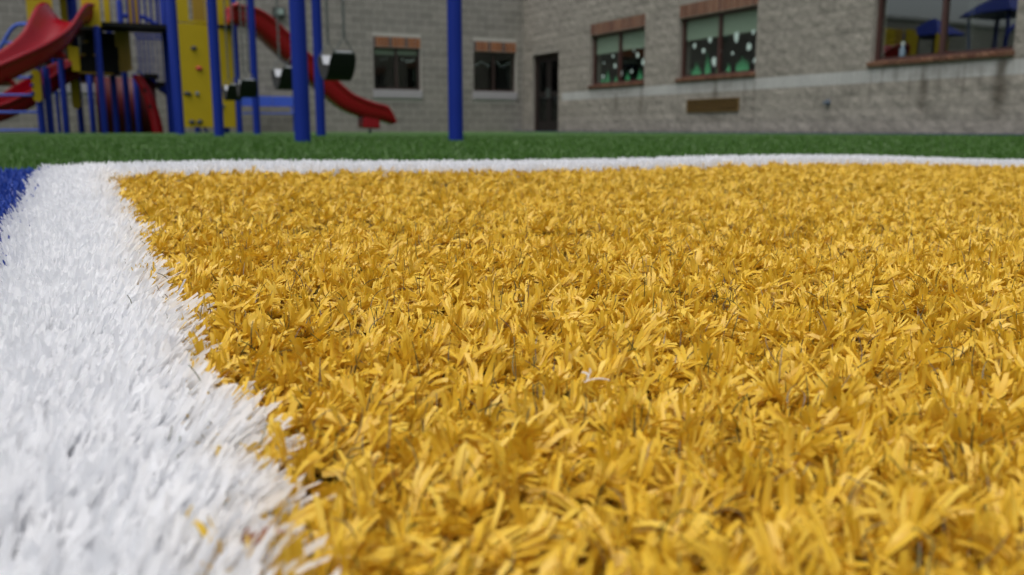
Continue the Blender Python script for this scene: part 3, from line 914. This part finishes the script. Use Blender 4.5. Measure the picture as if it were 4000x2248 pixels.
def swing(loc, label):
    """belt swing: local x along the beam; root at ground level under the seat"""
    root = empty('swing', (0, 0, 0), label, 'swing', 'belt swings hanging from the blue frame')
    half, zt, zb, wd, th = .235, .66, .465, .105, .012
    prof = []
    for k in range(17):
        s = -1+2*k/16
        prof.append((s*half, zb+(zt-zb)*abs(s)**2.0))
    mb = MB(); rings = []
    for k, (x, z) in enumerate(prof):
        x2, z2 = prof[min(k+1, 16)]; x1, z1 = prof[max(k-1, 0)]
        t = Vector((x2-x1, 0, z2-z1)).normalized(); nn = Vector((-t.z, 0, t.x))
        p = Vector((x, 0, z)); ww = wd*(.86+.14*min(1, (1-abs(-1+2*k/16))*6))
        rings.append([p+Vector((0, -ww, 0))-nn*th/2, p+Vector((0, ww, 0))-nn*th/2, p+Vector((0, ww, 0))+nn*th/2, p+Vector((0, -ww, 0))+nn*th/2])
    mb.loft(rings, smooth=False); mb.build('seat', M['rubber'], root)
    for s in (-1, 1):
        mb = MB(); t = Vector((s*.11, 0, .17)).normalized(); nn = Vector((-s*t.z, 0, s*t.x*1.0)); nn = Vector((-t.z*s, 0, abs(t.x))).normalized()
        mb.box(Vector((s*half*.93, 0, zt-.035))+nn*.012, .012, .12, .09, nn, (0, 1, 0), t); mb.build('grip_plate', M['grey_rubber'], root)
        top = Vector((s*(half+.015), 0, zt+.12))
        mb = MB()
        for q in (-1, 1): mb.tube([Vector((s*half, q*.085, zt-.01)), top], .005, 6)
        mb.tube([Vector((s*half, -.085, zt-.005)), Vector((s*half, .085, zt-.005))], .006, 6)
        mb.build('hanger', M['steel'], root)
        mb = MB(); z = top.z+.02; k = 0
        while z < BEAM_Z-.06:
            # alternating chain links
            ax = Vector((1, 0, 0)) if k % 2 else Vector((0, 1, 0))
            c = Vector((top.x, 0, z))
            ring = [c+ax*(.011*math.cos(a))+Vector((0, 0, .021*math.sin(a))) for a in [2*math.pi*j/8 for j in range(9)]]
            mb.tube(ring, .006, 4, caps=False); z += .033; k += 1
        mb.tube([Vector((top.x, 0, BEAM_Z-.07)), Vector((top.x, 0, BEAM_Z-.04))], .014, 8)
        mb.build('chain', M['steel'], root)
    return root
SW = [((-1.41, 7.2, 0), .0, 'black belt swing nearest the camera, beside the thickest post'),
      ((-2.245, 8.9, 0), .05, 'black belt swing partly hidden behind the thickest front post'),
      ((-3.29, 11.07, 0), -.04, 'black belt swing in front of the blue bench, in the farther bay'),
      ((-3.84, 12.25, 0), .03, 'farthest black belt swing, hanging before the yellow climbing panel')]
proto = swing(None, SW[0][2])
ba = math.atan2(-bd.y, -bd.x)
for i, (p, dz, lab) in enumerate(SW):
    s_ = proto if i == 0 else copy_tree(proto)
    s_.location = p; s_.rotation_euler = (0, 0, ba+dz); s_['label'] = lab

# ------------------------------------------------------------------ bench by the back wall
b0 = Vector((-6.31, 20.75, 0)); bl = 1.5; bdir = U
bc = b0+bdir*bl/2
bn = empty('bench', bc, 'blue coated metal bench standing by the back wall behind the swings', 'bench')
fwd = -W
mb = MB(); mb.box(bc+Vector((0, 0, .43)), bl, .34, .03, bdir, fwd); mb.build('seat', M['blue_light'], bn, .008)
for k in range(2):
    mb = MB(); mb.box(bc-fwd*.20+bdir*((k-.5)*bl/2)+Vector((0, 0, .72)), bl/2-.008, .03, .235, bdir, fwd, Vector((0, 0, 1))); mb.build('backrest', M['blue_light'], bn, .008)
for s in (-.22, 1.22):
    p = b0+bdir*(bl*(.5+(s-.5)*.42))
    mb = MB(); mb.tube([p+Vector((0, 0, -.05)), p+Vector((0, 0, .41))], .03, 10)
    mb.tube([p+Vector((0, 0, .40))-fwd*.05, p-fwd*.225+Vector((0, 0, .44)), p-fwd*.225+Vector((0, 0, .82))], .02, 8)
    mb.build('leg', M['blue_light'], bn)

# ------------------------------------------------------------------ play structure
V3 = lambda x, y, z: Vector((x, y, z))
ps = empty('play_structure', (-7.0, 17.0, 0), 'blue and yellow play structure with red slides, decks and climbing panel', 'play structure')
def P(name, mb, mat, bevel=0, parent=None): return mb.build(name, M[mat], parent or ps, bevel)
def post(x, y, top, r=.057, bot=-.1):
    mb = MB(); mb.tube([V3(x, y, bot), V3(x, y, top-.03), V3(x, y, top)], [r, r, r*.6], 16); return P('post', mb, 'blue')
TOP = 2.78
for (x, y, h) in ((-7.366, 16.0, 1.87), (-7.724, 17.3, TOP), (-7.792, 18.0, 2.6), (-7.836, 18.6, 1.2), (-8.356, 16.6, 1.42), (-8.055, 15.18, 1.12), (-7.99, 15.34, 1.12), (-8.56, 17.6, 1.14),
                  (-8.795, 18.6, 1.2), (-6.19, 16.35, TOP), (-5.23, 17.0, TOP), (-6.66, 17.3, TOP), (-5.75, 17.85, TOP)):
    post(x, y, h)
post(-8.45, 16.35, TOP, .057, 1.8); post(-8.13, 16.75, TOP, .085, 1.86)

# decks
def quad_slab(name, mat, pts, z0, z1, bevel=0):
    mb = MB(); n = len(pts)
    mb.add([V3(x, y, z0) for x, y in pts]+[V3(x, y, z1) for x, y in pts], [list(range(n))[::-1], list(range(n, 2*n))]+[(k, (k+1) % n, n+(k+1) % n, n+k) for k in range(n)])
    return P(name, mb, mat, bevel)
o_ = V3(-7.36, 16.22, 0)
quad_slab('deck', 'black', [(-7.38, 16.2), (-6.2, 16.72), (-6.66, 17.65), (-7.84, 17.13)], 1.90, 1.965)
quad_slab('deck', 'black', [(-8.52, 16.15), (-7.45, 16.35), (-7.86, 17.35), (-8.9, 17.15)], 1.84, 1.90)
quad_slab('deck', 'black', [(-6.1, 16.5), (-5.25, 16.95), (-5.8, 17.9), (-6.6, 17.45)], 1.92, 1.985)

# panels
def panel(mat, a, b, z0, z1, th=.03, name='panel', bevel=.006):
    a, b = V3(*a, 0), V3(*b, 0); d = (b-a); ln = d.length; d.normalize(); n_ = V3(d.y, -d.x, 0)
    mb = MB(); mb.box((a+b)/2+V3(0, 0, (z0+z1)/2), ln, th, z1-z0, d, n_); return P(name, mb, mat, bevel)
panel('yellow', (-8.56, 15.98), (-8.16, 16.1), 1.9, 2.75)
panel('yellow', (-8.45, 16.95), (-8.28, 17.0), 1.95, 2.75)
panel('yellow', (-7.58, 15.95), (-7.31, 16.08), 1.86, 2.75)
panel('yellow', (-7.455, 16.55), (-7.365, 16.6), 1.97, 2.75, .04)
panel('yellow_dark', (-7.585, 17.2), (-7.405, 17.28), 1.15, 1.90, .04)
panel('yellow_dark', (-7.39, 17.25), (-7.33, 17.28), 1.18, 1.90, .04)
panel('yellow_dark', (-7.5, 17.7), (-7.32, 17.8), 1.97, 2.7, .03)
# climbing panel with grips, and lumps in place of its cutouts
ca, cb = V3(-6.13, 16.27, 0), V3(-5.30, 17.02, 0)
cd = (cb-ca).normalized(); cn = V3(cd.y, -cd.x, 0)
cpan = panel('yellow', ca[:2], cb[:2], .10, 1.965, .04, 'climbing_panel')
up = panel('yellow', ca[:2], (ca+cd*.32)[:2], 1.98, 2.75, .04, 'upper_panel')
panel('yellow_dark', (ca+cd*.40)[:2], (ca+cd*.62)[:2], 2.03, 2.75, .03, 'upper_panel')
panel('yellow', (ca+cd*.64)[:2], cb[:2], 1.98, 2.75, .04, 'upper_panel')
panel('yellow', (ca+cd*.321)[:2], (ca+cd*.639)[:2], 1.98, 2.029, .04, 'upper_panel', 0)
def grip(s, z, rx, rz, mat, seed, y=.02):
    r = random.Random(seed); mb = MB(); c = ca+cd*s+cn*y+V3(0, 0, z); rings = []
    for k in range(5):
        a = math.pi/2*k/4
        rings.append([c+cn*(.055*math.sin(a))+(cd*(rx*math.cos(t))+V3(0, 0, rz*math.sin(t)))*(math.cos(a)*.92+.08)*(1+.18*math.sin(2*t+seed)) for t in [2*math.pi*j/12 for j in range(12)]])
    mb.loft(rings); return mb.build('grip', M[mat], cpan)
L_ = (cb-ca).length
grip(.33*L_, 1.53, .05, .045, 'hold_dark', 1); grip(.40*L_, 1.17, .055, .05, 'hold_red', 2)
grip(.18*L_, .71, .075, .04, 'hold_dark', 3); grip(.34*L_, .71, .04, .04, 'slate', 4)  # lumps standing in for see-through cutouts, their dark and wall grey painted on
grip(.22*L_, .20, .07, .035, 'hold_dark', 5); grip(.35*L_, .20, .06, .045, 'hold_dark', 6)  # more dark lumps put where the panel is cut through
grip(.72*L_, 1.31, .035, .05, 'hold_dark', 7); grip(.66*L_, 1.78, .03, .03, 'hold_red', 8); grip(.76*L_, .50, .05, .035, 'slate', 9)
for z in (.02,):
    for s in (.3, .75):
        mb = MB(); mb.tube([ca+cd*(s*L_)+V3(0, 0, -.05), ca+cd*(s*L_)+V3(0, 0, .12)], .03, 8); P('bracket', mb, 'blue')

# transfer steps: black risers with yellow side panels
st = [(1.10, .0), (1.36, .17), (1.62, .34)]
for z, dpt in st:
    quad_slab('step', 'black', [(-8.03+dpt*.1, 16.55+dpt), (-7.50, 17.08+dpt*.9), (-7.75, 17.75), (-8.3, 17.3)], z, z+.255, .006)
for x, y, z in ((-7.97, 16.86, 1.68), (-7.80, 17.0, 1.685), (-7.97, 16.7, 1.43), (-7.81, 16.86, 1.435)):
    mb = MB(); mb.box(V3(x, y-.02, z), .09, .03, .04, U, W); P('hole_plate', mb, 'yellow_dark', .01)  # yellow plates stand for punched holes with light showing through
mb = MB(); mb.box(V3(-7.8, 16.78, 1.10), .62, .03, .03, (.708, .706, 0), (-.706, .708, 0)); P('trim', mb, 'yellow_dark')
panel('yellow', (-8.10, 16.5), (-7.98, 16.56), 1.12, 1.56, .05)
panel('yellow', (-8.15, 16.5), (-8.11, 16.52), 1.30, 1.70, .05)
# yellow ends on the low posts
def pill(x, y, z0, z1, w):
    mb = MB(); c = V3(x, y, 0); rings = []
    pts = [(w*math.cos(a), z0+w+ (w*math.sin(a) if math.sin(a) < 0 else (z1-z0-2*w)+w*math.sin(a))) for a in [2*math.pi*j/20 for j in range(20)]]
    rings = [[c+U*px+V3(0, 0, pz)-W*d for px, pz in pts] for d in (0, .05)]
    mb.loft(rings, smooth=False); return P('panel', mb, 'yellow', .01)
pill(-8.04, 15.10, .52, 1.06, .07); pill(-8.57, 17.5, .46, 1.05, .08)
for k, z in enumerate((.66, .80, .94)):
    mb = MB(); mb.tube([V3(-8.10, 15.05, z), V3(-8.06, 15.03, z)], .03, 8); P('grip', mb, 'blue')

# bar guards
def guard(a, b, zt, zb_f, n, r=.011, rails=True):
    a, b = V3(*a, 0), V3(*b, 0)
    mb = MB()
    mb.tube([a+V3(0, 0, zt), b+V3(0, 0, zt)], .02, 8)
    mb.tube([a+V3(0, 0, zb_f(0)), b+V3(0, 0, zb_f(1))], .02, 8)
    gd = P('guard', mb, 'blue')
    for k in range(n):
        s = (k+.5)/n; p = a.lerp(b, s)
        m2 = MB(); m2.tube([p+V3(0, 0, zb_f(s)), p+V3(0, 0, zt)], r, 8, False); m2.build('bar', M['blue'], gd)
guard((-7.4, 17.3), (-6.62, 17.6), 2.72, lambda s: 2.0, 8, .02)
guard((-7.2, 18.25), (-6.75, 18.45), 2.78, lambda s: 2.0, 4, .018)
guard((-7.55, 18.0), (-6.95, 18.3), 1.93, lambda s: 1.22-.42*s, 9, .010)
guard((-7.9, 18.95), (-7.27, 19.2), 1.95, lambda s: 1.16-.38*s, 8, .010)
mb = MB(); mb.tube([V3(-8.0, 18.6, 2.36), V3(-7.6, 18.7, 2.34), V3(-7.1, 18.9, 2.02)], .045, 8); P('handrail', mb, 'blue')
# stairs behind
for k in range(4):
    c = V3(-7.48, 18.45, 1.12)+U*(.22*k)+V3(0, 0, -.155*k)
    mb = MB(); mb.box(c, .26, 1.0, .09, U, W); P('step', mb, 'black', .008)
mb = MB()
for q in (-.5, .5):
    mb.tube([V3(-7.6, 18.45, 1.14)+W*q, V3(-7.48, 18.45, 1.02)+U*.8+W*q+V3(0, 0, -.55), V3(-7.48, 18.45, 0)+U*1.0+W*q], .03, 8)
P('stringer', mb, 'blue')

# moulded climber: a curved red wall with hand holes
cl0 = V3(-7.03, 17.0, 0)
pr = [(-.02, 1.08), (.05, .98), (.12, .84), (.185, .66), (.235, .48), (.27, .3), (.30, .12), (.315, -.05)]
mb = MB(); rings = []
for (s, z) in pr:
    tk = .17+.03*(1.08-z)
    p = cl0+U*s+V3(0, 0, z)
    rings.append([p, p-U*tk, p-U*tk+W*.12, p-U*.05+W*.95, p+W*.95])
mb.loft(rings); cl = P('climber', mb, 'red')
for s, z in ((.0, .80), (.075, .50)):
    mb = MB(); c = cl0+U*(s+.02)-W*.002+V3(0, 0, z); mb.tube([c, c-W*.012], .035, 12); mb.build('hand_hole', M['black'], cl)
mb = MB(); rings = []
for k in range(9):
    s = -.8+1.15*k/8
    rings.append([cl0+U*s+W*(1.75+.12*math.sin(k*.4))+V3(0, 0, z) for z in (-.05, .5, 1.12)]+[cl0+U*s+W*(1.80+.12*math.sin(k*.4))+V3(0, 0, z) for z in (1.12, .5, -.05)])
mb.loft(rings); P('climber_wall', mb, 'red_shaded')  # inner side of the climber, its shade painted as a darker red

# slides
def slide(pts, half, depth, scale=None, th=.035, rim=.045, name='slide', widths=None):
    pts = [V3(*p) for p in pts]
    # smooth the path
    fine = []; n = len(pts)
    for i in range(n-1):
        p0, p1, p2, p3 = pts[max(i-1, 0)], pts[i], pts[i+1], pts[min(i+2, n-1)]
        for k in range(5):
            t_ = k/5
            fine.append(((2*p1)+(p2-p0)*t_+(2*p0-5*p1+4*p2-p3)*t_**2+(3*p1-p0-3*p2+p3)*t_**3)/2)
    fine.append(pts[-1])
    m = len(fine); rings = []
    for i, p in enumerate(fine):
        t_ = fine[min(i+1, m-1)]-fine[max(i-1, 0)]
        hz = V3(t_.x, t_.y, 0).normalized(); t_.normalize()
        sd = V3(hz.y, -hz.x, 0); nn = sd.cross(t_)
        if nn.z < 0: nn = -nn
        f_ = i/(m-1)
        dp = depth*(np.interp(f_, scale[0], scale[1]) if scale else 1)
        hw = half*(np.interp(f_, widths[0], widths[1]) if widths else 1)
        inner = []
        for k in range(11):                                         # inner channel from left rim to right rim
            a = math.pi*k/10
            sx = -math.cos(a); y_ = (abs(sx)**3.2)
            inner.append((sx*(hw-rim), y_*dp))
        outl = [(hw-rim*.5, dp+rim*.55), (hw+rim*.1, dp+rim*.35), (hw+rim*.2, dp-rim*.4), (hw-rim*.35, dp-rim*.7), (hw-rim*.45, dp*.55), (hw-rim*.9, dp*.2), (hw*.72, -th), (hw*.3, -th*1.2)]
        outline = inner+outl+[(-x_, y_) for x_, y_ in outl[::-1]]
        rings.append([p+sd*x_+nn*y_ for x_, y_ in outline])
    mb = MB(); mb.loft(rings); return P(name, mb, 'red'), fine
rs_ = [(-5.16, 16.42, 1.99), (-5.0, 16.5, 1.965), (-4.75, 16.63, 1.88), (-4.313, 16.93, 1.43), (-3.857, 17.2, .97), (-3.645, 17.32, .755), (-3.373, 17.46, .515), (-3.13, 17.58, .39), (-2.93, 17.68, .32), (-2.62, 17.83, .27), (-2.44, 17.92, .20)]
sl, _ = slide(rs_, .30, .27, ([0, .12, .2, .8, .9, .95, 1], [1.0, 1.05, 1.1, 1.0, .85, .35, .02]))
mb = MB(); c = V3(-2.86, 17.70, .205); mb.box(c, .34, .42, .24, (U+V3(0, 0, -.05)).normalized(), W); mb.build('foot', M['red'], sl, .03)
mb = MB(); mb.tube([V3(-2.84, 17.70, -.05), V3(-2.84, 17.70, .07)], .035, 10); mb.build('foot_post', M['slate'], sl)
for s in (-1, 1):
    p = V3(-5.13, 16.44, 2.1)+V3(U.y, -U.x, 0)*(s*.32)
    ent = MB(); ent.tube([p+V3(0, 0, -.12), p+V3(0, 0, .12), p+U*.12+V3(0, 0, .16)], .05, 10); P('entry_hood', ent, 'red')

ls = [(-7.76, 15.95, 1.93), (-7.74, 15.7, 1.90), (-7.72, 15.4, 1.72), (-7.70, 15.0, 1.43), (-7.76, 14.55, 1.17), (-7.92, 14.1, .93), (-8.15, 13.7, .70), (-8.5, 13.35, .47), (-8.9, 13.15, .34)]
sl2, fine = slide(ls, .43, .25, ([0, .1, .25, 1], [1.15, 1.15, 1.0, .95]), widths=([0, .2, .45, 1], [.95, .92, .8, .78]), rim=.06)
for i in (17, 27):
    p = fine[i]; t_ = (fine[i+1]-fine[i-1]).normalized(); hz = V3(t_.x, t_.y, 0).normalized(); sd = V3(hz.y, -hz.x, 0)
    mb = MB(); mb.box(p+V3(0, 0, .02)-t_.cross(sd)*0, .74, .05, .30, sd, t_, sd.cross(t_)); 
    # flange ring under the bed
    mb = MB(); nn = sd.cross(t_); nn = nn if nn.z > 0 else -nn
    mb.box(p-nn*.07, .66, .05, .09, sd, t_, nn); mb.build('flange', M['red'], sl2, .015)
s2 = [(-8.30, 17.55, 1.25), (-8.5, 17.35, 1.12), (-8.66, 17.0, .93), (-8.82, 16.65, .72), (-8.98, 16.2, .46), (-9.16, 15.85, .27), (-9.34, 15.6, .17), (-9.5, 15.4, .14)]
slide(s2, .32, .24, ([0, .85, 1], [1, 1, .3]))

# low blue rails and the looped handrail on the left
for z in (.045, .345, .63):
    mb = MB(); mb.tube([V3(-8.09, 15.2, z+.01), V3(-9.5, 14.75, z)], .022, 10); P('rail', mb, 'blue_light')
mb = MB(); mb.tube([V3(-8.09, 15.22, .93), V3(-8.5, 15.1, .93)], .022, 10); P('rail', mb, 'blue_light')
mb = MB(); mb.tube([V3(-10.9, 18, .0), V3(-10.49, 18, 1.25), V3(-10.25, 18, 1.66), V3(-10.04, 18, 1.955), V3(-9.95, 18, 2.06), V3(-9.86, 18, 2.11), V3(-9.75, 18, 2.125), V3(-9.2, 18, 2.125), V3(-8.8, 17.8, 2.1)], .035, 10); lp = P('handrail', mb, 'blue_light')
mb = MB(); mb.tube([V3(-10.16, 18, 1.767), V3(-9.0, 18, 1.767)], .028, 8); P('rail', mb, 'blue_light')
mb = MB(); mb.tube([V3(-9.2, 18, -.05), V3(-9.2, 18, 2.12)], .035, 8); P('post', mb, 'blue')

# blue hip roofs over the two decks (above the frame, seen mirrored in the large window)
def hip(c, hw, hd, z0, z1):
    mb = MB(); b = [c+U*(sx*hw)+W*(sy*hd) for sx, sy in ((-1, -1), (1, -1), (1, 1), (-1, 1))]
    lo = [q+V3(0, 0, z0-.03) for q in b]; ea = [q+V3(0, 0, z0) for q in b]; ap = c+V3(0, 0, z1)
    mb.add(lo+ea+[ap], [(3, 2, 1, 0), (0, 1, 5, 4), (1, 2, 6, 5), (2, 3, 7, 6), (3, 0, 4, 7), (4, 5, 8), (5, 6, 8), (6, 7, 8), (7, 4, 8)])
    return P('roof', mb, 'blue')
hip(V3(-8.55, 16.4, 0), .62, .62, 2.78, 3.3)
# a further, taller canopy tower just outside the frame on the left
for du in (-.6, .6):
    for dw in (-.6, .6):
        p = V3(-10.75, 15.0, 0)+U*du+W*dw
        post(p.x, p.y, 3.5)
hip(V3(-10.75, 15.0, 0), .85, .85, 3.5, 4.1)
q = V3(-10.75, 15.0, 0)
quad_slab('deck', 'black', [tuple((q+U*a+W*b)[:2]) for a, b in ((-.55, -.55), (.55, -.55), (.55, .55), (-.55, .55))], 1.2, 1.26)
panel('yellow', (q+U*.64-W*.5)[:2], (q+U*.64-W*.1)[:2], 1.27, 2.1)
panel('yellow', (q+U*.64+W*.2)[:2], (q+U*.64+W*.5)[:2], 1.27, 2.1)
